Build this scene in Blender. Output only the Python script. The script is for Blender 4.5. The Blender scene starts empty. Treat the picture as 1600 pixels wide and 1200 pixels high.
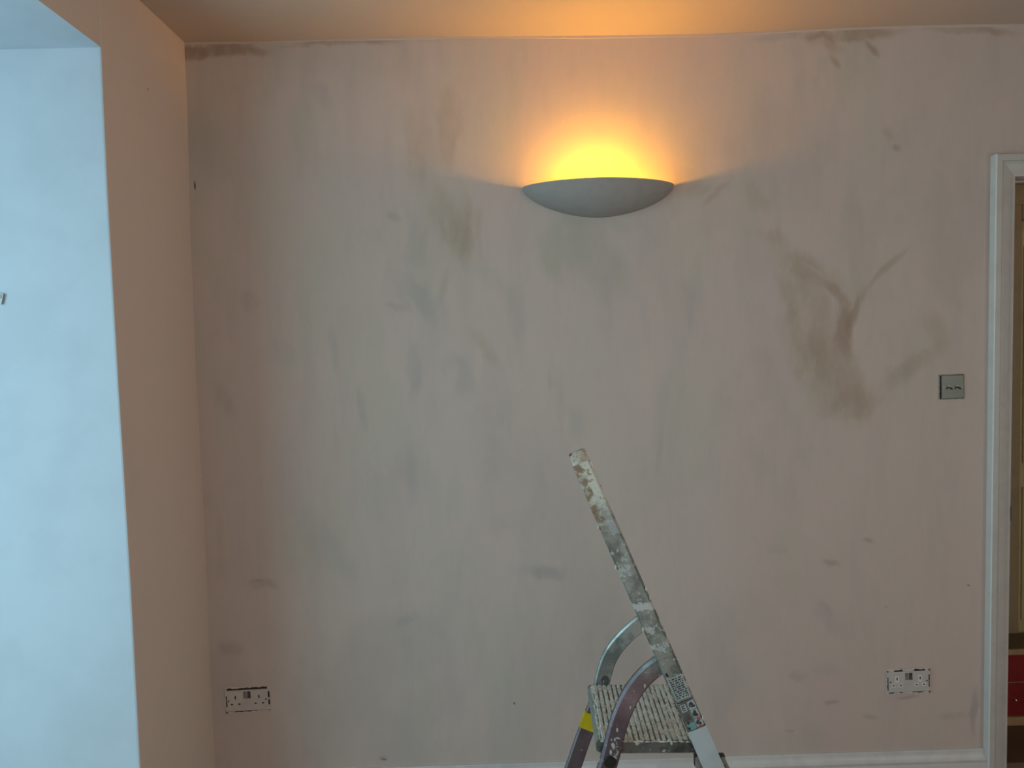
import bpy, bmesh, math, random
import numpy as np
from math import sin, cos, pi, sqrt, atan2
from mathutils import Vector, Matrix

# ------------------------------------------------------------------ camera, light, exposure
SC = bpy.context.scene
COL = SC.collection
FPX, CAM_Z, D = 1150.0, 1.55, 2.45          # focal length in pixels (1600 wide), eye height, distance to the back wall
YAW, PITCH, ROLL = 0.0132, -0.0490, -0.0246


def cam_axes():
    f = Vector((sin(YAW) * cos(PITCH), cos(YAW) * cos(PITCH), sin(PITCH)))
    r = Vector((cos(YAW), -sin(YAW), 0))
    u = r.cross(f)
    return r * cos(ROLL) + u * sin(ROLL), u * cos(ROLL) - r * sin(ROLL), f


R_, U_, F_ = cam_axes()
cd = bpy.data.cameras.new('camera')
cam = bpy.data.objects.new('camera', cd)
COL.objects.link(cam)
M = Matrix((R_, U_, -F_)).transposed().to_4x4()
M.translation = (0, 0, CAM_Z)
cam.matrix_world = M
cd.sensor_fit = 'HORIZONTAL'
cd.sensor_width = 36
cd.lens = 36 * FPX / 1600
cd.clip_start = .02
SC.camera = cam

vs = SC.view_settings
vs.view_transform = 'Standard'
vs.look = 'None'
vs.exposure = -0.11
vs.gamma = 1
vs.use_curve_mapping = False

world = bpy.data.worlds.new('daylight')
SC.world = world
world.use_nodes = True
wb = world.node_tree.nodes['Background']
wb.inputs[0].default_value = (.62, .85, 1, 1)
wb.inputs[1].default_value = .5


def area_light(name, loc, direction, sx, sy, power, color):
    l = bpy.data.lights.new(name, 'AREA')
    l.shape = 'RECTANGLE'
    l.size, l.size_y = sx, sy
    l.energy = power
    l.color = color
    o = bpy.data.objects.new(name, l)
    COL.objects.link(o)
    o.location = loc
    o.rotation_euler = Vector(direction).to_track_quat('-Z', 'Z').to_euler()
    return o


DAY = (.48, .88, 1.0)
area_light('bay_window_daylight', (-1.86, .62, 1.27), (1, 0, 0), 2.2, 2.0, 37.5, DAY)      # the bay window on the left
area_light('rear_fill', (.9, -1.78, 1.45), (0, 1, 0), 1.5, 1.3, 13.5, (1.0, .95, .92))  # added fill behind the viewer, no window there
area_light('side_fill', (2.9, -.6, 1.4), (-1, 0, 0), 1.6, 1.5, 21, (1.0, .93, .88))   # added fill from the right behind the viewer, no window in that wall
area_light('hall_fill', (2.6, 2.8, 2.45), (0, 0, -1), .3, .15, .9, (1.0, .72, .38))  # added unseen fill that warms the dim hall

BULB_POWER = 9.6
BULB_COLOR = (1.0, .46, .012)


# ------------------------------------------------------------------ helpers
def at(px, py, Y=D):
    """world point on the upright plane y = Y seen at a pixel of the photograph"""
    d = R_ * ((px - 800) / FPX) - U_ * ((py - 600) / FPX) + F_
    k = Y / d.y
    return Vector((d.x * k, Y, CAM_Z + d.z * k))


def obj(name, bm, mat, parent=None, smooth=None):
    me = bpy.data.meshes.new(name)
    bmesh.ops.recalc_face_normals(bm, faces=bm.faces)
    bm.to_mesh(me)
    bm.free()
    for m in (mat if isinstance(mat, (list, tuple)) else [mat]):
        me.materials.append(m)
    if smooth is not None:
        for p in me.polygons:
            p.use_smooth = True
        me.set_sharp_from_angle(angle=math.radians(smooth))
    o = bpy.data.objects.new(name, me)
    COL.objects.link(o)
    if parent:
        o.parent = parent
    return o


def empty(name, loc, rot=(0, 0, 0)):
    o = bpy.data.objects.new(name, None)
    COL.objects.link(o)
    o.location = loc
    o.rotation_euler = rot
    o.empty_display_size = .05
    return o


def thing(o, label, cat, group=None):
    o['label'] = label
    o['category'] = cat
    if group:
        o['group'] = group
    return o


def structure(o):
    o['kind'] = 'structure'
    return o


def box(bm, x0, x1, y0, y1, z0, z1, bevel=0, seg=1, mi=0):
    ret = bmesh.ops.create_cube(bm, size=1)
    vs_ = ret['verts']
    for v in vs_:
        v.co = Vector(((x0 + x1) / 2 + v.co.x * (x1 - x0), (y0 + y1) / 2 + v.co.y * (y1 - y0), (z0 + z1) / 2 + v.co.z * (z1 - z0)))
    fs = set(f for v in vs_ for f in v.link_faces)
    for f in fs:
        f.material_index = mi
    if bevel:
        es = list(set(e for v in vs_ for e in v.link_edges))
        bmesh.ops.bevel(bm, geom=es, offset=bevel, segments=seg, affect='EDGES', profile=.5)
    return vs_


def cyl(bm, p, q, r, n=16, r2=None, cap=True):
    p, q = Vector(p), Vector(q)
    d = q - p
    ret = bmesh.ops.create_cone(bm, cap_ends=cap, segments=n, radius1=r, radius2=r if r2 is None else r2, depth=d.length)
    rot = Vector((0, 0, 1)).rotation_difference(d.normalized()).to_matrix().to_4x4()
    bmesh.ops.transform(bm, matrix=Matrix.Translation((p + q) / 2) @ rot, verts=ret['verts'])


def tube(bm, path, r, n=10):
    rings = []
    for i, p in enumerate(path):
        t = (Vector(path[min(i + 1, len(path) - 1)]) - Vector(path[max(i - 1, 0)])).normalized()
        s = t.cross(Vector((0, 0, 1)) if abs(t.z) < .9 else Vector((1, 0, 0))).normalized()
        v = s.cross(t)
        rings.append([bm.verts.new(Vector(p) + (s * cos(2 * pi * k / n) + v * sin(2 * pi * k / n)) * r) for k in range(n)])
    for a, b in zip(rings, rings[1:]):
        for k in range(n):
            bm.faces.new((a[k], a[(k + 1) % n], b[(k + 1) % n], b[k]))
    bm.faces.new(rings[0][::-1])
    bm.faces.new(rings[-1])


def loft(bm, sections, closed=True, caps=True):
    """sections: lists of points of equal count; skins them in order"""
    rs = [[bm.verts.new(p) for p in s] for s in sections]
    n = len(rs[0])
    for a, b in zip(rs, rs[1:]):
        for k in range(n if closed else n - 1):
            bm.faces.new((a[k], a[(k + 1) % n], b[(k + 1) % n], b[k]))
    if caps and closed:
        bm.faces.new(rs[0][::-1])
        bm.faces.new(rs[-1])
    return rs


# ------------------------------------------------------------------ materials
class Mat:
    def __init__(s, name, base=(.5, .5, .5), rough=.6, metal=0.0):
        s.m = bpy.data.materials.new(name)
        s.m.use_nodes = True
        s.t = s.m.node_tree
        s.b = s.t.nodes['Principled BSDF']
        s.b.inputs['Base Color'].default_value = (*base, 1)
        s.b.inputs['Roughness'].default_value = rough
        s.b.inputs['Metallic'].default_value = metal
        s.co = None
        s.color = None

    def n(s, kind, **kw):
        nd = s.t.nodes.new(kind)
        for k, v in kw.items():
            setattr(nd, k, v)
        return nd

    def link(s, a, b):
        s.t.links.new(a, b)

    def coords(s, scale=(1, 1, 1)):
        if s.co is None:
            s.co = s.n('ShaderNodeTexCoord').outputs['Object']
        if scale == (1, 1, 1):
            return s.co
        mp = s.n('ShaderNodeMapping')
        mp.inputs['Scale'].default_value = scale
        s.link(s.co, mp.inputs[0])
        return mp.outputs[0]

    def noise(s, scale, detail=4, rough=.55, stretch=(1, 1, 1), dist=0.0):
        nz = s.n('ShaderNodeTexNoise')
        nz.inputs['Scale'].default_value = scale
        nz.inputs['Detail'].default_value = detail
        nz.inputs['Roughness'].default_value = rough
        nz.inputs['Distortion'].default_value = dist
        s.link(s.coords(stretch), nz.inputs['Vector'])
        return nz

    def ramp(s, fac, lo, hi, a=0.0, b=1.0, smooth=True):
        r = s.n('ShaderNodeMapRange')
        r.interpolation_type = 'SMOOTHSTEP' if smooth else 'LINEAR'
        for k, v in zip(('From Min', 'From Max', 'To Min', 'To Max'), (lo, hi, a, b)):
            r.inputs[k].default_value = v
        s.link(fac, r.inputs['Value'])
        return r.outputs[0]

    def math(s, op, a, b=None):
        m = s.n('ShaderNodeMath', operation=op)
        for i, v in enumerate((a, b)):
            if v is None:
                continue
            if isinstance(v, (int, float)):
                m.inputs[i].default_value = v
            else:
                s.link(v, m.inputs[i])
        return m.outputs[0]

    def mix(s, fac, b, a=None, blend='MIX'):
        """mix colour b over the running colour by fac"""
        m = s.n('ShaderNodeMix', data_type='RGBA', blend_type=blend)
        a = s.color if a is None else a
        for sock, v in ((m.inputs[0], fac), (m.inputs[6], a), (m.inputs[7], b)):
            if isinstance(v, (int, float)):
                sock.default_value = v
            elif isinstance(v, tuple):
                sock.default_value = (*v, 1)
            else:
                s.link(v, sock)
        s.color = m.outputs[2]
        return s.color

    def done(s, bump=None, strength=.1, dist=.01, rough=None):
        if s.color is not None:
            if isinstance(s.color, tuple):
                s.b.inputs['Base Color'].default_value = (*s.color, 1)
            else:
                s.link(s.color, s.b.inputs['Base Color'])
        if bump is not None:
            bp = s.n('ShaderNodeBump')
            bp.inputs['Strength'].default_value = strength
            bp.inputs['Distance'].default_value = dist
            s.link(bump, bp.inputs['Height'])
            s.link(bp.outputs[0], s.b.inputs['Normal'])
        if rough is not None:
            s.link(rough, s.b.inputs['Roughness'])
        return s.m


PLASTER = (.562, .457, .412)


def plaster_base(name, base, amount=1.0, rough=.8):
    """old plaster under a thin coat of primer: soft pink, green and grey clouds, brushed vertically"""
    k = Mat(name, base, rough)
    k.color = base
    cl = k.noise(2.2, 4, .6, (1, 1, .7))
    k.mix(k.ramp(cl.outputs[0], .45, .72, 0, .45 * amount), tuple(c * f for c, f in zip(base, (.84, .86, .86))))
    pk = k.noise(4.3, 3, .55, (1.5, 1.5, .7))
    k.mix(k.ramp(pk.outputs[0], .5, .72, 0, .5 * amount), tuple(c * f for c, f in zip(base, (1.04, .98, .98))))
    return k


def plaster_wall():
    """the back wall: plaster base times the filler patches, smears, scuffs and painted shade stored on the mesh (colour attribute 'stains')"""
    k = Mat('primed_plaster', PLASTER, .8)
    k.color = PLASTER
    at_ = k.n('ShaderNodeAttribute', attribute_name='stain_and_shade')
    k.mix(1.0, at_.outputs['Color'], blend='MULTIPLY')
    sharp = k.n('ShaderNodeVectorMath', operation='MULTIPLY')
    k.link(k.coords(), sharp.inputs[0])
    sharp.inputs[1].default_value = (1, 0, 1)
    for p, q, w, fac in PINHOLES:
        a, b = at(*p), at(*q)
        mid, d = (a + b) / 2, b - a
        wm = w / FPX * D
        mp = k.n('ShaderNodeMapping', vector_type='TEXTURE')
        mp.inputs['Location'].default_value = (mid.x, 0, mid.z)
        mp.inputs['Rotation'].default_value = (0, -atan2(d.z, d.x), 0)
        mp.inputs['Scale'].default_value = (d.length / 2 + wm, 1, wm)
        k.link(sharp.outputs[0], mp.inputs[0])
        ln = k.n('ShaderNodeVectorMath', operation='LENGTH')
        k.link(mp.outputs[0], ln.inputs[0])
        k.mix(k.ramp(ln.outputs['Value'], 1.0, .2, 0, fac), (.06, .045, .04))
    return k.done(k.noise(14, 5, .66, (1, 1, .6)).outputs[0], .12, .012)


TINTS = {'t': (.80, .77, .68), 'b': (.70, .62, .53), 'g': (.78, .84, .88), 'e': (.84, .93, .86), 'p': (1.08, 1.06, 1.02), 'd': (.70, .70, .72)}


def fbm(x, z, seed, octaves=4, gain=.6):
    """smooth 2-D value noise, about -1 to 1"""
    rs = np.random.RandomState(seed)
    tot, amp, norm = np.zeros_like(x), 1.0, 0.0
    for o in range(octaves):
        tab = rs.rand(256, 256) * 2 - 1
        xi, zi = np.floor(x).astype(int), np.floor(z).astype(int)
        fx, fz = x - xi, z - zi
        fx, fz = fx * fx * (3 - 2 * fx), fz * fz * (3 - 2 * fz)
        g = lambda i, j: tab[(xi + i) % 256, (zi + j) % 256]
        tot += amp * ((g(0, 0) * (1 - fx) + g(1, 0) * fx) * (1 - fz) + (g(0, 1) * (1 - fx) + g(1, 1) * fx) * fz)
        norm += amp
        amp *= gain
        x, z = x * 2.03 + 17.3, z * 2.03 + 5.1
    return tot / norm


def stain_shade_colors(X, Z):
    """tint of the plaster at wall points: each patch is a torn, brushed ellipse"""
    bx = X + .055 * fbm(X * 7, Z * 4, 1) + .030 * fbm(X * 26, Z * 13, 2)
    bz = Z + .055 * fbm(X * 7, Z * 4, 3) + .030 * fbm(X * 26, Z * 13, 4)
    mot = np.clip((fbm(X * 15, Z * 6, 5, 5, .7) + .45) / .6, 0, 1) * .6 + .4
    col = np.ones((len(X), 3))
    # soft clouds of thin primer over old paint, brushed mostly upright
    ss = lambda v, lo, hi: (lambda t: t * t * (3 - 2 * t))(np.clip((v - lo) / (hi - lo), 0, 1))
    for n, lo, hi, amt, tn in ((fbm(X * 3.2, Z * 2.2, 11, 5), 0, .5, .55, (.86, .88, .89)), (fbm(X * 5, Z * 2.2, 12, 4), .02, .45, .6, (.93, 1.0, .95)),
                               (fbm(X * 6.5, Z * 3, 13, 4), .02, .45, .4, (1.05, 1.0, 1.01)), (fbm(X * 17, Z * 3.6, 14, 4), .05, .5, .38, (.90, .91, .93)),
                               (fbm(X * 30, Z * 11, 15, 4), .0, .5, .3, (1.05, 1.04, 1.02)), (fbm(X * 70, Z * 16, 16, 3), .1, .6, .3, (.93, .93, .93))):
        col *= 1 + (ss(n, lo, hi) * amt)[:, None] * (np.array(tn)[None] - 1)
    for a in PATCHES:
        p, q = at(*a[0]), at(*a[1])
        w = a[2] / FPX * D
        mx, mz, dx, dz = (p.x + q.x) / 2, (p.z + q.z) / 2, q.x - p.x, q.z - p.z
        L = max(math.hypot(dx, dz), 1e-5)
        ux, uz = dx / L, dz / L
        jit = min(1.0, a[2] / 26)                    # small marks keep their shape, large ones tear
        px_, pz_ = X + (bx - X) * jit - mx, Z + (bz - Z) * jit - mz
        r = np.hypot((px_ * ux + pz_ * uz) / (L / 2 + w), (pz_ * ux - px_ * uz) / w)
        soft = a[5] if len(a) > 5 else .3
        f = np.clip((1 - r) / (1 - soft), 0, 1)
        f = f * f * (3 - 2 * f) * a[3] * mot
        col += f[:, None] * (np.array(TINTS[a[4]])[None] * (.35 + .65 * col) - col)
    return col


# (start px, end px, half width px, strength, tint [, inner softness [, crisp]])
PATCHES = [
    # the large Y of filler left of the switch
    ((1205, 385), (1300, 440), 32, .8, 't'), ((1240, 420), (1290, 590), 52, .85, 't'), ((1285, 560), (1335, 630), 58, .9, 't'),
    ((1300, 640), (1380, 620), 28, .7, 't'), ((1318, 470), (1322, 560), 20, .9, 'b'), ((1290, 440), (1318, 470), 12, .7, 'b'),
    ((1425, 382), (1350, 450), 9, .8, 't'), ((1350, 450), (1325, 520), 13, .8, 'b'), ((1370, 600), (1470, 545), 22, .6, 't'),
    ((1440, 495), (1470, 550), 22, .5, 't'), ((1395, 570), (1420, 590), 18, .5, 'g'), ((1215, 425), (1240, 500), 18, .5, 't'),
    ((1240, 400), (1305, 442), 3.5, .8, 'p', .1), ((1195, 370), (1230, 375), 16, .4, 'b'),
    # smears left of the lamp
    ((705, 130), (690, 260), 26, .6, 't'), ((655, 170), (670, 300), 20, .4, 't'), ((665, 300), (730, 400), 34, .85, 't'),
    ((720, 300), (728, 410), 18, .4, 'b'), ((640, 330), (655, 400), 24, .6, 'g'), ((745, 320), (750, 410), 9, .6, 't'),
    ((640, 440), (690, 490), 32, .7, 'g'), ((605, 470), (640, 480), 9, .5, 'd'), ((720, 390), (800, 480), 22, .5, 'e'),
    ((735, 520), (775, 580), 15, .6, 't'), ((745, 545), (745, 590), 9, .6, 'p'), ((640, 540), (650, 640), 18, .6, 'g'),
    ((700, 560), (730, 610), 26, .55, 'g'), ((520, 500), (525, 570), 14, .5, 'g'), ((560, 600), (575, 680), 12, .5, 'g'),
    ((690, 670), (700, 760), 26, .4, 'p'), ((640, 690), (650, 800), 16, .5, 'g'), ((500, 140), (520, 170), 16, .5, 'g'),
    ((800, 440), (815, 540), 20, .4, 'g'), ((612, 335), (620, 345), 9, .4, 'd'), ((450, 800), (560, 900), 40, .35, 'g'),
    ((668, 250), (665, 330), 10, .5, 'p'), ((735, 330), (742, 380), 4, .7, 'p'), ((672, 350), (668, 400), 5, .6, 'p'), ((700, 420), (690, 470), 8, .5, 't'), ((640, 180), (650, 300), 22, .4, 't'), ((690, 320), (700, 420), 44, .25, 'g'), ((480, 120), (470, 300), 30, .35, 'e'),
    # around and below the lamp; greenish smears under the bowl also paint its shade
    ((1060, 280), (1110, 300), 24, .6, 't'), ((1085, 320), (1125, 285), 3.5, .9, 'p', .1), ((1095, 322), (1140, 284), 7, .6, 'b'),
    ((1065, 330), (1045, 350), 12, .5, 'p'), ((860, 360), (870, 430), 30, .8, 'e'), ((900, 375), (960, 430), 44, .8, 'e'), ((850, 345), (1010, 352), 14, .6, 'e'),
    ((1170, 300), (1190, 320), 22, .4, 't'), ((860, 580), (862, 610), 5, .6, 'g'), ((1075, 430), (1070, 520), 14, .4, 'g'),
    ((1040, 640), (1030, 750), 9, .5, 'g'), ((900, 640), (905, 690), 14, .35, 'g'), ((1130, 600), (1120, 680), 28, .4, 'e'),
    ((1000, 550), (1010, 620), 30, .35, 'p'), ((840, 500), (850, 640), 26, .35, 'p'), ((1180, 700), (1230, 780), 36, .4, 'e'),
    # ceiling edge
    ((215, 86), (430, 76), 15, 1.0, 'b', .5), ((250, 84), (330, 82), 14, .7, 'b', .4), ((420, 72), (640, 63), 8, .8, 'b', .4), ((600, 62), (800, 62), 5, .6, 'e', .4),
    ((1160, 58), (1300, 52), 9, .6, 'g', .4), ((1230, 56), (1420, 50), 12, .75, 'b', .4), ((1430, 48), (1600, 46), 9, .7, 'b', .4),
    ((1280, 62), (1310, 75), 16, .6, 'b'), ((1348, 62), (1372, 88), 7, .8, 'b'), ((1295, 85), (1312, 105), 7, .7, 'b'),
    ((1398, 230), (1402, 232), 7, .8, 'd'), ((1382, 205), (1390, 215), 10, .3, 'b'),
    # scuffs lower down
    ((400, 910), (428, 914), 13, .6, 'd'), ((394, 908), (412, 907), 3, .9, 'd', .2), ((345, 1010), (372, 1016), 14, .5, 'd'),
    ((618, 978), (660, 960), 12, .6, 'g'), ((835, 892), (870, 896), 14, .42, 'd'), ((795, 890), (900, 892), 14, .4, 'g'),
    ((1285, 878), (1310, 882), 8, .75, 'd'), ((1350, 842), (1365, 846), 5, .75, 'd'), ((1270, 960), (1340, 975), 26, .5, 'g'),
    ((1235, 1060), (1260, 1058), 12, .55, 'd'), ((1290, 1098), (1310, 1096), 5, .7, 'd'), ((1350, 1118), (1370, 1122), 5, .7, 'd'),
    ((1225, 1142), (1242, 1143), 3, .8, 'd'), ((1270, 1050), (1320, 1045), 12, .4, 'g'), ((1460, 1120), (1520, 1120), 8, .4, 'd'),
    ((1210, 860), (1222, 862), 12, .45, 'g'), ((1275, 940), (1310, 960), 9, .4, 'g'), ((1395, 1092), (1440, 1088), 4, .8, 'd', .3),
    ((1528, 1070), (1522, 1160), 9, .7, 'd'), ((596, 1185), (602, 1186), 6, .8, 'd'), ((1385, 948), (1387, 949), 3, .9, 'd', .2),
    ((345, 600), (360, 640), 20, .4, 'd'), ((390, 460), (395, 470), 18, .35, 'd'), ((425, 560), (440, 570), 30, .35, 'g'),
    # clean plaster strip beside the door frame
    ((1543, 330), (1544, 345), 3, .8, 'p', .2),
]
# pinholes and a crack by the corner
PINHOLES = [((304, 282), (305, 298), 2.2, .9), ((803, 1098), (804, 1100), 2.2, .8), ((1512, 914), (1514, 915), 2, .7), ((596, 1186), (604, 1187), 1.8, .7)]

M_WALL = plaster_wall()
_k = plaster_base('left_wall_plaster', (.71, .575, .495), .6)
_s = _k.n('ShaderNodeVectorMath', operation='DISTANCE')
_k.link(_k.coords(), _s.inputs[0])
_s.inputs[1].default_value = (-1.0, 2.19, 2.325)
_k.mix(_k.ramp(_s.outputs['Value'], .009, .004, 0, .7), (.12, .09, .08))
M_LEFT = _k.done(_k.noise(40, 4, .6).outputs[0], .1, .01)
_k = plaster_base('ceiling_paint', (.56, .45, .39), .5)
M_CEIL = _k.done(_k.noise(20, 4, .6).outputs[0], .1, .01)


def paint(name, base, rough=.45, vary=.06, bump=.06, scale=18):
    k = Mat(name, base, rough)
    k.color = base
    nz = k.noise(scale, 4, .6)
    k.mix(k.ramp(nz.outputs[0], .4, .7), tuple(c * (1 - vary * 2) for c in base))
    return k.done(k.noise(scale * 3, 3).outputs[0], bump, .004)


M_ROOM = paint('cream_room_paint', (.70, .63, .55), .8, .02)
M_REVEAL = paint('pale_blue_reveal_paint', (.545, .595, .665), .6, .03, .05, 6)
M_GLOSS = paint('white_gloss_woodwork', (.52, .49, .46), .35, .04)
M_EDGE = paint('whiter_edge_paint', (.76, .76, .74), .35, .03)  # outer side of the left architrave, whiter than its face
M_SKIRT = paint('white_gloss_skirting', (.62, .60, .59), .35, .04)
M_FLOOR = None


def planks_mat():
    k = Mat('dusty_floorboards', (.28, .2, .15), .6)
    k.color = (.30, .22, .17)
    nz = k.noise(5, 5, .6, (1, 6, 1))
    k.mix(k.ramp(nz.outputs[0], .4, .7), (.22, .15, .11))
    return k.done(nz.outputs[0], .1, .01)


M_FLOOR = planks_mat()


# ------------------------------------------------------------------ room shell
ZTOP = 2.60
XR, YB = 3.0, -1.9            # right wall, wall behind the viewer
DL, DR, DH = 1.700, 2.46, 2.075   # door opening
YH = 3.02                      # far wall of the hall

CORNER = [at(x, y) for x, y in ((288, 66), (294, 200), (299, 430), (307, 600), (317, 773), (326, 960), (332, 1150))]
_lo = CORNER[-1].copy()
_lo.z = 0
CORNER.append(Vector((_lo.x + .004, D, 0)))
CEIL_LINE = [at(x, y) for x, y in ((288, 66), (420, 65), (506, 62), (640, 58.5), (900, 56.5), (1100, 53.5), (1272, 46), (1350, 42.5), (1440, 39.5), (1600, 37.5))]
CEIL_LINE.append(Vector((XR, D, CEIL_LINE[-1].z)))

# back wall: a fine sheet that carries the stains, with the wall's body and door opening behind it
GX = np.arange(-1.10, XR + 1e-6, .005)
GZ = np.arange(0, 2.6401, .005)
gx, gz = np.meshgrid(GX, GZ)
nx, nz_ = len(GX), len(GZ)
gx, gz = gx.ravel(), gz.ravel()
tint = stain_shade_colors(gx, gz)
front = np.stack([gx, np.full_like(gx, D), gz], 1)
idx = np.arange(nx * nz_).reshape(nz_, nx)
quads = np.stack([idx[:-1, :-1], idx[:-1, 1:], idx[1:, 1:], idx[1:, :-1]], -1).reshape(-1, 4)
quads = quads[~((gx[quads[:, 1]] > DL + .001) & (gx[quads[:, 0]] < DR - .001) & (gz[quads[:, 0]] < DH - .001))]      # leave the door opening
body, bq = [], []
for (a, b, c, d) in ((-1.10, DL, 0, 2.64), (DL, DR, DH, 2.64), (DR, XR, 0, 2.64)):
    y0 = D + .0015
    n0 = len(front) + len(body)
    body += [(x, y, z) for x in (a, b) for y in (y0, D + .12) for z in (c, d)]
    bq += [[n0 + i for i in q] for q in ((0, 4, 5, 1), (2, 3, 7, 6), (0, 1, 3, 2), (4, 6, 7, 5), (0, 2, 6, 4), (1, 5, 7, 3))]
verts = np.concatenate([front, np.array(body)])
faces = np.concatenate([quads, np.array(bq)])
used = np.unique(faces)
remap = np.zeros(len(verts), int)
remap[used] = np.arange(len(used))
verts, faces, tint = verts[used], remap[faces], tint[used[used < len(tint)]]
me = bpy.data.meshes.new('wall_back')
me.vertices.add(len(verts))
me.vertices.foreach_set('co', verts.ravel())
me.loops.add(faces.size)
me.loops.foreach_set('vertex_index', faces.ravel().astype(np.int32))
me.polygons.add(len(faces))
me.polygons.foreach_set('loop_start', np.arange(0, faces.size, 4).astype(np.int32))
me.update(calc_edges=True)
att = me.attributes.new('stain_and_shade', 'FLOAT_COLOR', 'POINT')
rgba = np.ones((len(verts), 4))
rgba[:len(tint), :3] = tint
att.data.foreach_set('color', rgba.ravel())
me.materials.append(M_WALL)
wall_back = bpy.data.objects.new('wall_back', me)
COL.objects.link(wall_back)
structure(wall_back)

# ceiling: a slightly wavy front line where it meets the back wall
bm = bmesh.new()
xs = [-2.1] + [p.x for p in CEIL_LINE[:-1]] + [XR]
zs = [CEIL_LINE[0].z] + [p.z for p in CEIL_LINE]
lo0 = [bm.verts.new((x, D + .002, z)) for x, z in zip(xs, zs)]
lo1 = [bm.verts.new((x, D - .35, .3 * z + .7 * 2.565)) for x, z in zip(xs, zs)]
lo2 = [bm.verts.new((x, YB - .02, 2.565)) for x in xs]
hi2 = [bm.verts.new((x, YB - .02, 2.70)) for x in xs]
hi0 = [bm.verts.new((x, D + .12, 2.70)) for x in xs]
for a, b in ((lo0, lo1), (lo1, lo2), (lo2, hi2), (hi2, hi0), (hi0, lo0)):
    for i in range(len(xs) - 1):
        bm.faces.new((a[i], a[i + 1], b[i + 1], b[i]))
structure(obj('ceiling', bm, M_CEIL, smooth=30))

# ragged bead of filler where wall and ceiling meet
bm = bmesh.new()
rg_ = random.Random(14)
ends = [CEIL_LINE[0].x - .02 + i * .012 for i in range(int((1.95 - CEIL_LINE[0].x) / .012))]
tz = np.interp(ends, [p.x for p in CEIL_LINE], [p.z for p in CEIL_LINE])
dep = .5 + .5 * fbm(np.array(ends) * 4, np.zeros(len(ends)), 41, 4)
dr_ = .5 + .5 * fbm(np.array(ends) * 3, np.zeros(len(ends)), 42, 4)
loft(bm, [[Vector((x, D + .004, z + .004)), Vector((x, D - .0005 - .004 * max(0, a - .25), z + .004)), Vector((x, D - .0005 - .004 * max(0, a - .25), z - .002 - .006 * b)),
           Vector((x, D + .004, z - .004 - .012 * b))] for x, z, a, b in zip(ends, tz, dep, dr_)])
structure(obj('trim_1', bm, M_CEIL))

# left wall: pier beside the corner with the white reveal, lintel over the bay, pier behind the viewer
EDGE_Y, SOFF_Z = 1.946, None
EDGE = [at(x, y, EDGE_Y) for x, y in ((158, 74), (162.5, 180), (168, 300), (185, 600), (195, 760), (204.5, 920), (219, 1200))]
SOFF_Z = EDGE[0].z
EDGE.append(Vector((EDGE[-1].x + .006, EDGE_Y, 0)))
BAYX = -1.95
bm = bmesh.new()


def corner_x(z):
    for a, b in zip(CORNER, CORNER[1:]):
        if b.z <= z <= a.z:
            return b.x + (a.x - b.x) * (z - b.z) / max(a.z - b.z, 1e-6)
    return CORNER[0].x


levels = [Vector((EDGE[0].x, EDGE_Y, ZTOP))] + EDGE
ch = .005
secs = []
for p in levels:
    cx = corner_x(min(p.z, CORNER[0].z - 1e-4))
    secs.append([Vector((BAYX, EDGE_Y, p.z)), Vector((p.x - ch, EDGE_Y, p.z)), Vector((p.x - .0012, EDGE_Y + .0012, p.z)), Vector((p.x, EDGE_Y + ch, p.z)),
                 Vector((cx, D + .001, p.z)), Vector((BAYX, D + .001, p.z))])
loft(bm, secs)
for fc in bm.faces:
    c = fc.calc_center_median()
    if c.y < EDGE_Y + .003:
        fc.material_index = 1
LX = EDGE[0].x
box(bm, BAYX, LX, -.75, EDGE_Y - .0005, SOFF_Z, ZTOP)
box(bm, BAYX, LX, YB, -.75, 0, ZTOP)
bm.faces.ensure_lookup_table()
for fc in bm.faces:
    c = fc.calc_center_median()
    fc.normal_update()
    if abs(c.z - SOFF_Z) < .001 and c.x < LX - .2:
        fc.material_index = 1
structure(obj('wall_left', bm, [M_LEFT, M_REVEAL]))

# bay: sill wall and window frame beyond the picture's left edge
bm = bmesh.new()
box(bm, BAYX - .1, BAYX + .04, -.75, EDGE_Y, 0, .50)
structure(obj('wall_bay', bm, M_REVEAL))
win = structure(empty('window_1', (BAYX, .6, .5)))
for (y0, y1, z0, z1, nm) in ((-1.35, 1.346, 0, .06, 'window_rail'), (-1.35, 1.346, 1.80, 1.87, 'window_rail'), (-1.35, -1.28, .06, 1.8, 'window_stile'),
                             (1.276, 1.346, .06, 1.8, 'window_stile'), (-.47, -.41, .06, 1.8, 'window_mullion'), (.41, .47, .06, 1.8, 'window_mullion')):
    bm = bmesh.new()
    box(bm, -.07, 0, y0, y1, z0, z1, .006)
    obj(nm, bm, M_GLOSS, win)

bm = bmesh.new()
box(bm, XR, XR + .12, YB, YH + .1, 0, ZTOP)
structure(obj('wall_right', bm, M_ROOM))
bm = bmesh.new()
box(bm, BAYX, XR + .12, YB - .12, YB, 0, ZTOP)
structure(obj('wall_rear', bm, M_ROOM))
bm = bmesh.new()
box(bm, BAYX - .1, XR + .12, YB - .12, YH + .2, -.1, 0)
structure(obj('floor', bm, M_FLOOR))

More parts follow.
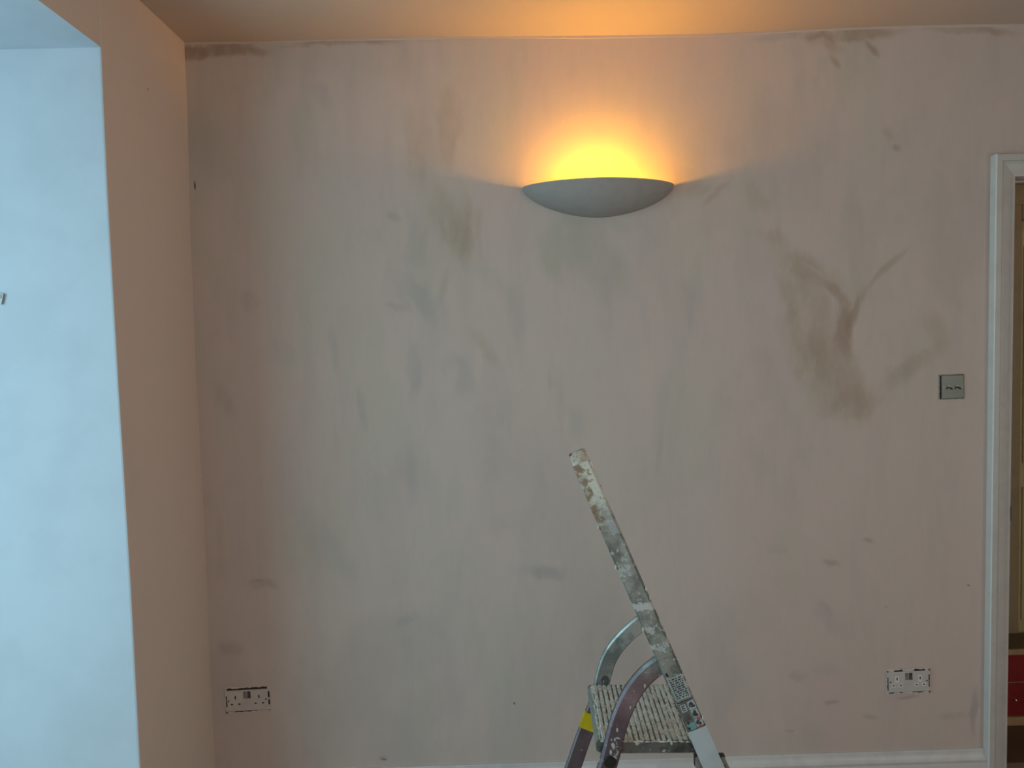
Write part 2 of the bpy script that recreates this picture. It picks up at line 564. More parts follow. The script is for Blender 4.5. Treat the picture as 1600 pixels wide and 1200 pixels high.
# skirting along the back wall: moulded top, plain board below
SK = [(0, 0), (.020, 0), (.020, .088), (.0185, .093), (.0205, .097), (.0205, .103), (.016, .108), (.011, .116), (.009, .124), (.0085, .132), (.006, .1345), (0, .1345)]
bm = bmesh.new()
x0, x1 = CORNER[-1].x - .01, 1.637
loft(bm, [[Vector((x, D - d, z)) for d, z in SK] for x in (x0, x1 - .004)])
structure(obj('baseboard_back', bm, M_SKIRT, smooth=30))
bm = bmesh.new()
loft(bm, [[Vector((CORNER[-1].x + d, y, z)) for d, z in SK] for y in (EDGE_Y + .006, D - .02)])
structure(obj('baseboard_left', bm, M_SKIRT, smooth=30))

# door frame: architrave of three mitred members, lining and strike plate
ARC = [(0, 0), (0, .026), (.0025, .030), (.0195, .030), (.022, .0285), (.0235, .023), (.0265, .023), (.031, .0245), (.052, .021), (.060, .0165), (.066, .015), (.072, .015), (.072, 0)]
XA, ZA = 1.637, 2.146
door = structure(empty('door_1', (XA, D, 0)))
AW = .072
bm = bmesh.new()
loft(bm, [[Vector((u - .012, -d, 0)) for u, d in ARC], [Vector((u, -d, ZA - u)) for u, d in ARC]])
_o = obj('architrave', bm, [M_GLOSS, M_EDGE], door, smooth=25)
for p in _o.data.polygons:
    if p.normal.x < -.5 and p.center.x < .004:
        p.material_index = 1
R0 = (DR - (XA + AW - DL) + AW - XA)
bm = bmesh.new()
loft(bm, [[Vector((u, -d, ZA - u)) for u, d in ARC], [Vector((R0 - u, -d, ZA - u)) for u, d in ARC]])
obj('architrave', bm, M_GLOSS, door, smooth=25)
bm = bmesh.new()
loft(bm, [[Vector((R0 - u, -d, 0)) for u, d in ARC], [Vector((R0 - u, -d, ZA - u)) for u, d in ARC]])
obj('architrave', bm, M_GLOSS, door, smooth=25)
lx0, lx1, lz = XA + AW - .006 - XA, R0 - AW + .006, ZA - AW + .006
for (a, b, c, d, nm) in ((lx0 - .02, lx0, 0, lz, 'door_lining'), (lx1, lx1 + .02, 0, lz, 'door_lining'), (lx0 - .02, lx1 + .02, lz, lz + .02, 'door_lining')):
    bm = bmesh.new()
    box(bm, a, b, .0, .13, c, d, .002)
    obj(nm, bm, M_GLOSS, door)
bm = bmesh.new()
box(bm, lx0, lx0 + .012, .055, .075, 0, lz)
box(bm, lx1 - .012, lx1, .055, .075, 0, lz)
box(bm, lx0 + .012, lx1 - .012, .055, .075, lz - .012, lz)
obj('door_stop', bm, M_GLOSS, door)
M_DARKMETAL = paint('tarnished_brass', (.08, .06, .045), .4, .1)
bm = bmesh.new()
box(bm, lx0 - .001, lx0 + .0035, -.017, .04, .925, .975, .0008)
obj('strike_plate', bm, M_DARKMETAL, door)['label'] = 'small dark metal strike plate'

# hall beyond the door
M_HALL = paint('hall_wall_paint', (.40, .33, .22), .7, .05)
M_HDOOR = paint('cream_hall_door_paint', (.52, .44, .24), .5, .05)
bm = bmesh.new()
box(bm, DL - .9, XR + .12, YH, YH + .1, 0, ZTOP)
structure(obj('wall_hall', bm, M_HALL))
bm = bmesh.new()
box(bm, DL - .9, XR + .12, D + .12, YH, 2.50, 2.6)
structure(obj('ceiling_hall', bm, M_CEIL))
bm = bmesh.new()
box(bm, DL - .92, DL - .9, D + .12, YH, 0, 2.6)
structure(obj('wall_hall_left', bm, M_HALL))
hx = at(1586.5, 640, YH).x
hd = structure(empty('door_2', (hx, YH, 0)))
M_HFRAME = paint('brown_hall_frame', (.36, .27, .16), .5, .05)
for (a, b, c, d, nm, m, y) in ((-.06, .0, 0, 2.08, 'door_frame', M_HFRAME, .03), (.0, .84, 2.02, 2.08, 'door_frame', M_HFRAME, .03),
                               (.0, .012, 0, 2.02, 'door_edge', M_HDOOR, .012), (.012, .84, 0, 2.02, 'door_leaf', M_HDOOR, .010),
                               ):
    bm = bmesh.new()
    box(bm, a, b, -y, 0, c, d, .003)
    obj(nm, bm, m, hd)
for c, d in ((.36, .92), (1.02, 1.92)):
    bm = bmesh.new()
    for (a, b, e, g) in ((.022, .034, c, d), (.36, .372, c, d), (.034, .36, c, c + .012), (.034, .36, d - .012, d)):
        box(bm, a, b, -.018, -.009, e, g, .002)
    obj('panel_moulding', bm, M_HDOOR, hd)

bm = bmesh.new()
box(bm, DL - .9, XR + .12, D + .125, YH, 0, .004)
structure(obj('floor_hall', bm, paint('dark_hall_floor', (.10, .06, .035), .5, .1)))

# red chest standing in the hall
M_RED = paint('red_lacquer', (.25, .018, .017), .3, .1)
M_TAN = paint('tan_timber_edge', (.42, .28, .14), .5, .1)
M_OLIVE = paint('dark_timber_top', (.13, .09, .045), .5, .15)
cx, cy = at(1577, 1100, 2.83).x - .22, 2.82
chest = thing(empty('storage_chest', (cx, cy, .004)), 'low red storage chest with tan timber edges in the hall beyond the door', 'chest')
CW = .85
for (x0, x1, y0, y1, z0, z1, nm, m) in ((0, CW, .012, .15, .035, .17, 'lower_panel', M_RED), (0, CW, .012, .15, .1725, .285, 'upper_panel', M_RED),
                                        (0, CW, .0115, .15, .1702, .1723, 'trim', M_TAN), (-.005, CW + .005, 0, .16, 0, .034, 'plinth', M_TAN), (-.005, CW + .005, 0, .012, .286, .308, 'top_edge', M_TAN),
                                        (-.005, CW + .005, .012, .165, .286, .306, 'lid', M_OLIVE)):
    bm = bmesh.new()
    box(bm, x0, x1, y0, y1, z0, z1, .002)
    obj(nm, bm, m, chest)
M_STEEL = Mat('bright_steel', (.75, .72, .68), .18, 1.0).m
bm = bmesh.new()
cyl(bm, (.2385, .012, .105), (.2385, .002, .105), .004)
bmesh.ops.create_uvsphere(bm, u_segments=10, v_segments=8, radius=.006, matrix=Matrix.Translation((.2385, -.001, .105)))
obj('knob', bm, M_STEEL, chest, smooth=40)['label'] = 'small bright metal knob'

# ------------------------------------------------------------------ wall light
M_BOWL = paint('matt_grey_bowl', (.35, .318, .30), .7, .03, .03, 30)
_k = Mat('pearl_bulb', (1, 1, 1), .4)
_k.b.inputs['Emission Color'].default_value = (*BULB_COLOR, 1)
_k.b.inputs['Emission Strength'].default_value = 40
M_BULB = _k.m
M_PLASTIC = paint('white_plastic', (.6, .58, .55), .4, .03)
lc = at(934.5, 291.5)
lamp = thing(empty('wall_light', lc, (0, .004, 0)), 'grey half-bowl wall light glowing orange on the bare plaster wall', 'wall light')
RX, RY, RZ = .2505, .135, .102
NA, NB = 48, 16
EXP = 1.72


def bowl_point(u, v, rx, ry, rz):
    """u: angle along the rim, v: 0 at the rim to 1 at the lowest line on the wall"""
    c, s = cos(u), sin(u)
    q = (abs(c) ** EXP + abs(s) ** EXP) ** (-1 / EXP)
    px, pr = q * c, q * s           # pr: outwards and down
    a = v * pi / 2
    return Vector((rx * px, -ry * pr * cos(a), -rz * pr * sin(a)))


bm = bmesh.new()
outer = [[bm.verts.new(bowl_point(pi * i / NA, j / NB, RX, RY, RZ)) for j in range(NB + 1)] for i in range(1, NA)]
inner = [[bm.verts.new(bowl_point(pi * i / NA, j / NB, RX - .008, RY - .006, RZ - .006)) for j in range(NB + 1)] for i in range(1, NA)]
tipL, tipR = bm.verts.new((-RX, 0, 0)), bm.verts.new((RX, 0, 0))
for g, flip in ((outer, 0), (inner, 1)):
    for i in range(len(g) - 1):
        for j in range(NB):
            bm.faces.new((g[i][j], g[i + 1][j], g[i + 1][j + 1], g[i][j + 1]))
    for j in range(NB):
        bm.faces.new((tipR, g[0][j], g[0][j + 1]))
        bm.faces.new((tipL, g[-1][j], g[-1][j + 1]))
for j in (0, NB):
    for i in range(len(outer) - 1):
        bm.faces.new((outer[i][j], outer[i + 1][j], inner[i + 1][j], inner[i][j]))
    bm.faces.new((tipR, outer[0][j], inner[0][j]))
    bm.faces.new((tipL, outer[-1][j], inner[-1][j]))
bm.normal_update()
inner_v = set(v for row in inner for v in row)
for fc in bm.faces:
    if all(v in inner_v or v in (tipL, tipR) for v in fc.verts):
        fc.material_index = 1
bowl = obj('bowl', bm, [M_BOWL, paint('white_inner_reflector', (.86, .85, .82), .5, .02)], lamp, smooth=50)  # unseen inside made white to spread the bulb's glow upwards
bm = bmesh.new()
box(bm, -.07, .07, -.008, -.0005, -.084, -.012, .003)
obj('back_plate', bm, M_PLASTIC, lamp)
bm = bmesh.new()
cyl(bm, (-.070, -.068, -.036), (-.033, -.068, -.036), .013, 20)
box(bm, -.066, -.045, -.068, -.006, -.042, -.030, .003)
obj('bulb_holder', bm, M_PLASTIC, lamp, smooth=40)
bm = bmesh.new()
prof = [(-.036, .010), (-.02, .012), (0, .018), (.018, .020), (.034, .017), (.044, .009), (.047, .001)]
loft(bm, [[Vector((x, -.068 + r_ * cos(2 * pi * k / 20), -.036 + r_ * sin(2 * pi * k / 20))) for k in range(20)] for x, r_ in prof])
obj('bulb', bm, M_BULB, lamp, smooth=60)
pl = bpy.data.lights.new('bulb_light', 'POINT')
pl.energy = BULB_POWER
pl.color = BULB_COLOR
pl.shadow_soft_size = .016
po = bpy.data.objects.new('bulb_light', pl)
COL.objects.link(po)
po.parent = lamp
po.location = (.005, -.094, -.040)

# ------------------------------------------------------------------ sockets and switch
M_PLATE = paint('overpainted_socket_plate', (.56, .48, .445), .45, .06)
M_PLATE2 = paint('white_socket_plate', (.54, .49, .47), .4, .05)
M_GAP = paint('dark_wall_gap', (.035, .022, .018), .9, .2)
M_ROCK = paint('grey_rocker', (.20, .165, .16), .4, .1)
M_ROCKD = paint('dark_rocker', (.065, .04, .04), .4, .1)
M_HOLE = paint('socket_hole', (.02, .014, .012), .8, 0)
M_RIM = paint('filler_rim', (.60, .52, .48), .8, .08, .3)
PXM = D / FPX


def rough_frame(bm, w, h, iw, ih, d, rng, jit, n=18):
    """irregular flat ring of plaster around an opening, outer w x h, inner iw x ih, d proud of the wall"""
    def ring(a, b, j):
        pts = []
        for side in range(4):
            for i in range(n):
                t = i / n * 2 - 1
                x, z = ((t * a, -b), (a, t * b), (-t * a, b), (-a, -t * b))[side]
                pts.append((x + rng.uniform(-j, j), z + rng.uniform(-j, j)))
        return pts
    o, i_ = ring(w / 2, h / 2, jit * .4), ring(iw / 2, ih / 2, jit)
    vo = [bm.verts.new((x, 0, z)) for x, z in o]
    vo2 = [bm.verts.new((x * .992, -d * rng.uniform(.6, 1), z * .988)) for x, z in o]
    vi2 = [bm.verts.new((x, -d * rng.uniform(.7, 1.1), z)) for x, z in i_]
    vi = [bm.verts.new((x, 0, z)) for x, z in i_]
    L = len(vo)
    for k in range(L):
        q = (k + 1) % L
        for a, b in ((vo, vo2), (vo2, vi2), (vi2, vi)):
            bm.faces.new((a[k], a[q], b[q], b[k]))


def make_socket(px, py, tilt, label, seed, plate_mat, spots, rim_d):
    rng = random.Random(seed)
    c = at(px, py)
    s = thing(empty('double_socket', c, (0, -tilt, 0)), label, 'socket', 'double wall sockets')
    bm = bmesh.new()
    box(bm, -.0735, .0735, -.0012, 0, -.0425, .0425)
    obj('back_box', bm, M_GAP, s)['label'] = 'dark gap around the plate'
    bm = bmesh.new()
    rough_frame(bm, .153, .0905, .1475, .0815, rim_d, rng, .0016)
    obj('plaster_rim', bm, M_RIM, s)
    # faceplate with three pin holes on each side cut as recessed inserts
    bm = bmesh.new()
    box(bm, -.069, .069, -.006, -.001, -.037, .0345, .0018, 2)
    fp = obj('faceplate', bm, plate_mat, s)
    for sx in (-1, 1):
        ex = sx * .0398 - .0004
        for (dx, z, w, h, nm) in ((0, .0105, .0045, .0105, 'earth_slot'), (-.0125, -.0125, .0075, .0045, 'pin_slot'), (.0125, -.0125, .0075, .0045, 'pin_slot')):
            bm = bmesh.new()
            box(bm, ex + dx - w / 2, ex + dx + w / 2, -.0063, -.0052, z - h / 2, z + h / 2, .0003)
            obj(nm, bm, M_HOLE, s)
        if rim_d > .003:     # pale worn plastic around the pin holes
            bm = bmesh.new()
            for (dx, z, w, h) in ((0, .009, .013, .022), (-.0125, -.0125, .013, .012), (.0125, -.0125, .013, .012)):
                box(bm, ex + dx - w / 2, ex + dx + w / 2, -.00612, -.0058, z - h / 2, z + h / 2)
            obj('bare_plastic', bm, M_PALE, s)['label'] = 'paler unpainted plastic around the pin holes'
    for dx, m in ((-.0066, M_ROCK), (.0066, M_ROCKD)):
        bm = bmesh.new()
        loft(bm, [[Vector((x, y, z)) for y, z in ((-.0055, .0065), (-.0085, .0068), (-.0066, .018), (-.0068, .030), (-.0055, .030))] for x in (dx - .0055, dx + .0055)])
        obj('rocker', bm, m, s)
    for sx in (-1, 1):
        bm = bmesh.new()
        cyl(bm, (sx * .0625, -.005, .0), (sx * .0625, -.0066, .0), .0028, 12)
        obj('screw', bm, M_ROCKD, s)
    # torn filler bridging the gap, leaving only parts of it open
    for (x0, x1, z0, z1) in spots:
        bm = bmesh.new()
        n = 7
        up = [(x0 + (x1 - x0) * i / n, z1 + rng.uniform(-.0008, .0008)) for i in range(n + 1)]
        dn = [(x0 + (x1 - x0) * i / n, z0 + rng.uniform(-.0008, .0008)) for i in range(n, -1, -1)]
        loft(bm, [[Vector((x, y, z)) for x, z in up + dn] for y in (-.0012, -.0052)])
        obj('filler_patch', bm, M_RIM, s)
    return s


M_PALE = paint('bare_white_plastic', (.74, .69, .66), .4, .03)
make_socket(387.5, 1092.5, .028, 'paint-smeared double socket low on the wall near the left corner', 3, M_PLATE,
            [(-.074, -.069, -.043, -.022), (-.074, -.069, .016, .041), (-.055, .0, -.0425, -.0375) if False else (-.074, -.046, -.0425, -.0375), (.03, .074, -.0425, -.0375), (.069, .074, -.04, -.02), (.069, .074, -.002, .004), (.069, .0735, .026, .042)], .0025)
make_socket(1418.5, 1063.5, .019, 'double socket low on the wall near the door, pale frame around it', 8, M_PLATE2,
            [(-.05, -.032, -.0425, -.037), (-.02, .012, -.0425, -.037), (.052, .074, -.0425, -.037), (-.074, -.05, .0345, .041), (-.02, .02, .036, .041), (.058, .074, .0345, .041),
             (-.074, -.069, .016, .04), (.069, .074, .02, .04), (.069, .074, -.042, -.022), (-.074, -.069, -.042, -.030)], .006)

k = Mat('brushed_switch_plate', (.30, .32, .29), .38, .6)
k.color = (.13, .145, .125)
nz = k.noise(30, 3, .6, (.2, 1, 4))
k.mix(nz.outputs[0], (.18, .195, .17))
M_SWITCH = k.done()
M_TOGGLE = Mat('dark_steel_toggle', (.22, .22, .21), .3, 1.0).m
sw = thing(empty('light_switch', at(1486.3, 604.4), (0, -.014, 0)), 'square metal two-toggle light switch on the wall beside the door frame', 'light switch')
rng = random.Random(5)
bm = bmesh.new()
box(bm, -.041, .041, -.001, 0, -.041, .041)
obj('back_box', bm, M_GAP, sw)['label'] = 'dark gap behind the plate'
bm = bmesh.new()
rough_frame(bm, .087, .085, .0815, .0795, .0035, rng, .0009, 14)
obj('plaster_rim', bm, paint('greyed_filler', (.36, .32, .28), .8, .1), sw)
bm = bmesh.new()
box(bm, -.0360, .0395, -.0055, -.001, -.0385, .0392, .0012, 2)
obj('switch_plate', bm, M_SWITCH, sw)
for x in (-.0125, .0165):
    bm = bmesh.new()
    cyl(bm, (x, -.0055, .0005), (x, -.008, .0005), .0048, 16)
    obj('toggle_collar', bm, M_TOGGLE, sw, smooth=40)
    bm = bmesh.new()
    cyl(bm, (x, -.007, .0005), (x + .0012, -.022, -.006), .0022, 12, .0032)
    obj('toggle', bm, M_TOGGLE, sw, smooth=40)
for x in (-.029, .031):
    bm = bmesh.new()
    cyl(bm, (x, -.005, .0005), (x, -.0064, .0005), .0022, 12)
    obj('screw', bm, M_TOGGLE, sw)

# curtain bracket on the white reveal, half outside the picture
bp_ = at(0, 466, EDGE_Y)
br = thing(empty('wall_bracket', bp_, (0, .25, 0)), 'small metal bracket screwed to the white window reveal', 'bracket')
M_ALU = paint('pale_zinc', (.62, .66, .66), .4, .1)
bm = bmesh.new()
box(bm, -.016, .010, -.004, 0, -.014, .014, .0015)
obj('bracket_plate', bm, M_ALU, br)
bm = bmesh.new()
box(bm, .0092, .0112, -.006, -.002, -.015, .015, .0008)
obj('bracket_lip', bm, paint('grey_bracket_edge', (.30, .32, .33), .5), br)
bm = bmesh.new()
cyl(bm, (.0, -.003, .005), (.0, -.008, .005), .005, 14)
obj('screw', bm, M_STEEL, br, smooth=40)

# ------------------------------------------------------------------ step ladder
LW0, LT, LAM, LA0, LH, LL, PZ = .181, .1233, .409, -.1288, .639, .2253, .64
TH = .0471
ladder = thing(empty('step_ladder', (.3154, 1.7901, 0)), 'paint-spattered aluminium step ladder in front of the bare plaster wall', 'step ladder')
# local axes: x = towards the rear legs (left in the photo), y = across (away from the viewer), z up
ladder.matrix_world = Matrix(((-cos(TH), sin(TH), 0, .3154), (sin(TH), cos(TH), 0, 1.7901), (0, 0, 1, 0), (0, 0, 0, 1)))


def metal(name, tint, splat=.5, scale=22, crust=False, purple=False, rough=.42, spots=()):
    k = Mat(name, tint, rough, .75)
    k.color = tint
    d = k.noise(11, 5, .65)
    k.mix(k.ramp(d.outputs[0], .40, .62, 0, .9), tuple(c * .42 for c in tint))
    d2 = k.noise(42, 5, .7)
    k.mix(k.ramp(d2.outputs[0], .50, .66, 0, .7), tuple(c * .5 for c in tint))
    if purple:          # mauve reflection on the lower legs, put into their colour
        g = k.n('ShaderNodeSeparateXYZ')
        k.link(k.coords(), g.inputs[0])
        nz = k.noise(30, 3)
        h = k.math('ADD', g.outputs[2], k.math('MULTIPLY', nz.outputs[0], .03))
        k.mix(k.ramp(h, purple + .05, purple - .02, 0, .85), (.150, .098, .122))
    s1 = k.noise(scale, 5, .72)
    s2 = k.noise(scale * 4, 4, .7)
    m = k.math('ADD', s1.outputs[0], k.math('MULTIPLY', s2.outputs[0], .55))
    mask = k.ramp(m, .99 - splat * .25, 1.05 - splat * .25, 0, .85)
    k.mix(mask, (.44, .45, .43))
    for (h, half, fac, col) in spots:      # patches of paint across the stile at known heights
        g = k.n('ShaderNodeSeparateXYZ')
        k.link(k.coords(), g.inputs[0])
        e = k.math('ABSOLUTE', k.math('SUBTRACT', k.math('ADD', k.math('ADD', g.outputs[2], k.math('MULTIPLY', s1.outputs[0], half * 4.5)), k.math('MULTIPLY', s2.outputs[0], half * .9)), h + half * 2.7))
        sp = k.ramp(e, half, half * .75, 0, fac)
        k.mix(sp, col)
        mask = k.math('MAXIMUM', mask, sp)
    rr = k.ramp(mask, 0, 1, rough, .75)
    mm = k.ramp(mask, 0, 1, .75, 0)
    if crust:           # thick cream and rust-brown crust near the top end
        g = k.n('ShaderNodeSeparateXYZ')
        k.link(k.coords(), g.inputs[0])
        nz = k.noise(34, 5, .7)
        h = k.math('ADD', g.outputs[2], k.math('MULTIPLY', nz.outputs[0], .10))
        top = k.ramp(h, crust - .03, crust + .03)
        k.mix(top, (.58, .57, .49))
        b = k.noise(48, 4, .7)
        k.mix(k.math('MULTIPLY', top, k.ramp(b.outputs[0], .52, .62, 0, .8)), (.24, .15, .08))
        # rusty brown down the edge that faces the rear legs
        across = k.math('SUBTRACT', g.outputs[0], k.math('MULTIPLY', g.outputs[2], .409))
        across = k.math('ADD', across, k.math('MULTIPLY', b.outputs[0], .05))
        k.mix(k.math('MULTIPLY', k.ramp(h, crust - .06, crust - .02), k.math('MULTIPLY', k.ramp(across, -.3665, -.3585, 0, .9), k.ramp(s1.outputs[0], .62, .48))), (.23, .145, .085))
        mm = k.math('MULTIPLY', mm, k.math('SUBTRACT', 1.0, top))
    k.link(mm, k.b.inputs['Metallic'])
    return k.done(k.math('ADD', mask, s2.outputs[0]), .35, .0015, rr)


M_STILE = metal('spattered_aluminium', (.30, .33, .31), .66, 26, crust=1.225,
                spots=((1.195, .03, .6, (.40, .43, .41)), (1.130, .020, .8, (.38, .38, .37)), (.950, .011, .9, (.48, .48, .47))))
k = Mat('cream_filler_crust', (.6, .55, .45), .9)
k.color = (.78, .73, .63)
nz = k.noise(60, 4, .7)
k.mix(k.ramp(nz.outputs[0], .5, .62, 0, .85), (.30, .19, .10))
M_CRUST = k.done(nz.outputs[0], .6, .004)
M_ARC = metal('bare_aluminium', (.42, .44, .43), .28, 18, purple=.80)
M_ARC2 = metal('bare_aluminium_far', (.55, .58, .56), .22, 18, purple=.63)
M_APRON = metal('dull_apron_aluminium', (.20, .21, .205), .35, 26)
M_BLACK = paint('black_plastic', (.012, .012, .012), .45, .1)
M_TAPE = paint('yellow_tape', (.62, .45, .01), .45, .06)
M_PATCH = paint('pale_grey_tape', (.40, .43, .45), .5, .05)
M_LABEL = paint('pale_label', (.34, .38, .37), .5, .12, .1, 60)
M_INK = paint('black_label_ink', (.03, .03, .035), .6, .2)
M_TEAL = paint('teal_label_ink', (.16, .36, .36), .6, .2)
M_REDINK = paint('red_label_ink', (.42, .08, .09), .6, .2)
k = Mat('crusted_tread', (.55, .51, .44), .85)
k.color = (.66, .63, .56)
a1 = k.noise(38, 5, .7)
k.mix(k.ramp(a1.outputs[0], .48, .68, 0, .75), (.42, .40, .34))
a2 = k.noise(110, 3, .6)
k.mix(k.ramp(a2.outputs[0], .55, .65, 0, .6), (.10, .10, .09))
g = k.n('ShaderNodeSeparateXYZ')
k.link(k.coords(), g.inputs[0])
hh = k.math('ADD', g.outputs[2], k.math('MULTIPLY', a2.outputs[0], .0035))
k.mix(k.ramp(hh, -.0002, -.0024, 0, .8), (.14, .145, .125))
M_TREAD = k.done(a1.outputs[0], .6, .004)
M_GROOVE = paint('dark_tread_groove', (.07, .07, .06), .8, .2)

ST_W, ST_D, ST_T = .0435, .015, .0028


def stile_frame(s):
    """unit vectors along the stile, across its broad face (towards the climber) and outwards"""
    d = Vector((LAM, -s * LT, 1)).normalized()
    o = Vector((0, s, 0))
    c = d.cross(o).normalized()
    if c.x > 0:
        c = -c
    o = c.cross(d)
    if o.y * s < 0:
        o = -o
    return d, c, o


def stile_point(s, h):
    return Vector((LA0 + LAM * h, s * (LW0 - LT * h), PZ + h))


stiles = {}
for s in (-1, 1):
    d, c, o = stile_frame(s)
    b = ST_W / 2
    prof = [(-b + .003, 0), (b - .0055, 0), (b, -.0065), (b, -ST_D), (b - ST_T, -ST_D), (b - ST_T, -ST_T), (-b + ST_T, -ST_T), (-b + ST_T, -ST_D), (-b, -ST_D), (-b, -.003)]
    p0, p1 = stile_point(s, -PZ + .025), stile_point(s, LH)
    bm = bmesh.new()
    loft(bm, [[p + c * u + o * v for u, v in prof] for p in (p0, p0.lerp(p1, .33), p0.lerp(p1, .66), p1)])
    stiles[s] = obj('stile', bm, M_STILE, ladder)
    # foot
    bm = bmesh.new()
    vs_ = box(bm, -.03, .03, -.016, .016, 0, .045, .004)
    bmesh.ops.translate(bm, verts=bm.verts, vec=Vector((p0.x - .006, p0.y - s * .006, 0)))
    obj('foot', bm, M_BLACK, ladder)

# head bar joining the two stiles, crusted with filler
bm = bmesh.new()
pts = [stile_point(s, LH - .016) for s in (-1, 1)]
d, c, o = stile_frame(1)
secs = []
NS = 14
rng = random.Random(2)
for i in range(NS + 1):
    p = pts[0].lerp(pts[1], .025 + .95 * i / NS)
    sec = []
    for j in range(12):
        a = 2 * pi * j / 12
        q = max(abs(cos(a)) / .0225, abs(sin(a)) / .018)
        rr = .94 / q * rng.uniform(.93, 1.06)
        sec.append(p + Vector((-.92, 0, .38)) * (cos(a) * rr) + Vector((.38, 0, .92)) * (sin(a) * rr))
    secs.append(sec)
loft(bm, secs)
obj('head_bar', bm, M_CRUST, ladder, smooth=60)['label'] = 'head bar crusted with cream and brown filler'

# lump of filler on the near stile's top and small paint drips on its edges
M_DRIP = paint('dried_filler', (.58, .54, .45), .9, .2, .6, 60)
d, c, o = stile_frame(-1)
for h, u in ((.345, .022), (.27, -.022), (.50, -.0225), (.41, -.0225), (.325, .0225), (.06, .023)):
    bm = bmesh.new()
    q = stile_point(-1, h) + c * u
    bmesh.ops.create_icosphere(bm, subdivisions=2, radius=.004, matrix=Matrix.Translation(q) @ Matrix.Diagonal((.6, .8, 1.6, 1)))
    obj('dried_filler', bm, M_DRIP, stiles[-1], smooth=60)

# rear legs: a curved tube from the stile past the platform to the floor
CL = [(-.062, .192), (-.045, .181), (-.024, .166), (-.003, .148), (.016, .128), (.033, .106), (.0465, .083), (.057, .060), (.0645, .038), (.0705, .016), (.0765, -.008),
      (.083, -.033), (.091, -.058), (.102, -.088), (.116, -.122), (.135, -.172), (.158, -.237), (.232, -.43), (.304, -.615)]


def smooth_path(pts, sub=4):
    """Catmull-Rom resampling of the curved upper part"""
    out = []
    for i in range(len(pts) - 1):
        p0, p1, p2, p3 = (Vector((*pts[max(0, min(j, len(pts) - 1))], 0)) for j in (i - 1, i, i + 1, i + 2))
        for k_ in range(sub):
            t = k_ / sub
            q = .5 * (2 * p1 + (p2 - p0) * t + (2 * p0 - 5 * p1 + 4 * p2 - p3) * t * t + (3 * p1 - p0 - 3 * p2 + p3) * t ** 3)
            out.append((q.x, q.y))
    return out + [pts[-1]]


CL = smooth_path(CL)
for s in (-1, 1):
    wo, wi = s * (LW0 - .020), s * (LW0 - .040)
    bm = bmesh.new()
    secs = []
    for i, p in enumerate(CL):
        a, b = CL[max(i - 1, 0)], CL[min(i + 1, len(CL) - 1)]
        t = Vector((b[0] - a[0], 0, b[1] - a[1])).normalized()
        nrm = Vector((-t.z, 0, t.x))
        hw = .0205
        ctr = Vector((p[0], 0, PZ + p[1]))
        e = .003
        tk = min(max((p[1] - .05) / .11, 0), 1)        # the leg bends in to sit inside the stile
        tuck = Vector((0, -s * .0185 * tk * tk * (3 - 2 * tk), 0))
        secs.append([ctr + tuck + nrm * u + Vector((0, w, 0)) for u, w in ((-hw, wo - s * e), (-hw + e, wo), (hw - .0055, wo), (hw, wo - s * .0065), (hw, wi + s * .004), (hw - .004, wi), (-hw + e, wi), (-hw, wi + s * e))])
    loft(bm, secs)
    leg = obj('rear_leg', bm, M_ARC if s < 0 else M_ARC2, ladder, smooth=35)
    bm = bmesh.new()
    box(bm, CL[-1][0] - .02, CL[-1][0] + .03, min(wo, wi) - .004, max(wo, wi) + .004, 0, .05, .005)
    obj('foot', bm, M_BLACK, leg)
    if s < 0:
        bm = bmesh.new()
        q = Vector((.0835, wo, PZ - .040))
        cyl(bm, q + Vector((0, .004, 0)), q + Vector((0, -.004, 0)), .0165, 24, .0125)
        obj('pivot_cap', bm, M_BLACK, leg, smooth=40)['label'] = 'round black plastic cap'
        for (a, h, r_) in ((.075, -.003, .006), (.078, .0, .004), (.0715, .012, .003), (.066, .035, .004), (.035, .085, .003), (.0, .13, .004), (.0815, -.017, .005), (.025, .118, .002)):
            tk = min(max((h - .05) / .11, 0), 1)
            bm = bmesh.new()
            bmesh.ops.create_icosphere(bm, subdivisions=2, radius=r_, matrix=Matrix.Translation((a, wo - s * .0185 * tk * tk * (3 - 2 * tk), PZ + h)) @ Matrix.Diagonal((.6, .15, 1.3, 1)))
            obj('paint_drip', bm, M_PATCH, leg, smooth=60)
    else:
        i0 = 13
        bm = bmesh.new()
        secs = []
        for (a, h) in ((.1005, -.083), (.108, -.102), (.1175, -.125)):
            t = Vector((.37, 0, -.93)).normalized()
            nrm = Vector((-t.z, 0, t.x))
            ctr = Vector((a, 0, PZ + h))
            hw, e = .0213, .0008
            secs.append([ctr + nrm * u + Vector((0, w, 0)) for u, w in ((-hw, wo + e), (hw, wo + e), (hw, wi - e), (-hw, wi - e))])
        loft(bm, secs)
        obj('tape', bm, M_TAPE, leg)['label'] = 'band of yellow tape'
        bm = bmesh.new()
        cyl(bm, (.066, wi + .001, PZ + .012), (.066, wi - .004, PZ + .012), .012, 18)
        cyl(bm, (.066, wi - .004, PZ + .012), (.066, wi - .009, PZ + .012), .007, 6)
        obj('pivot_bolt', bm, M_APRON, leg, smooth=30)

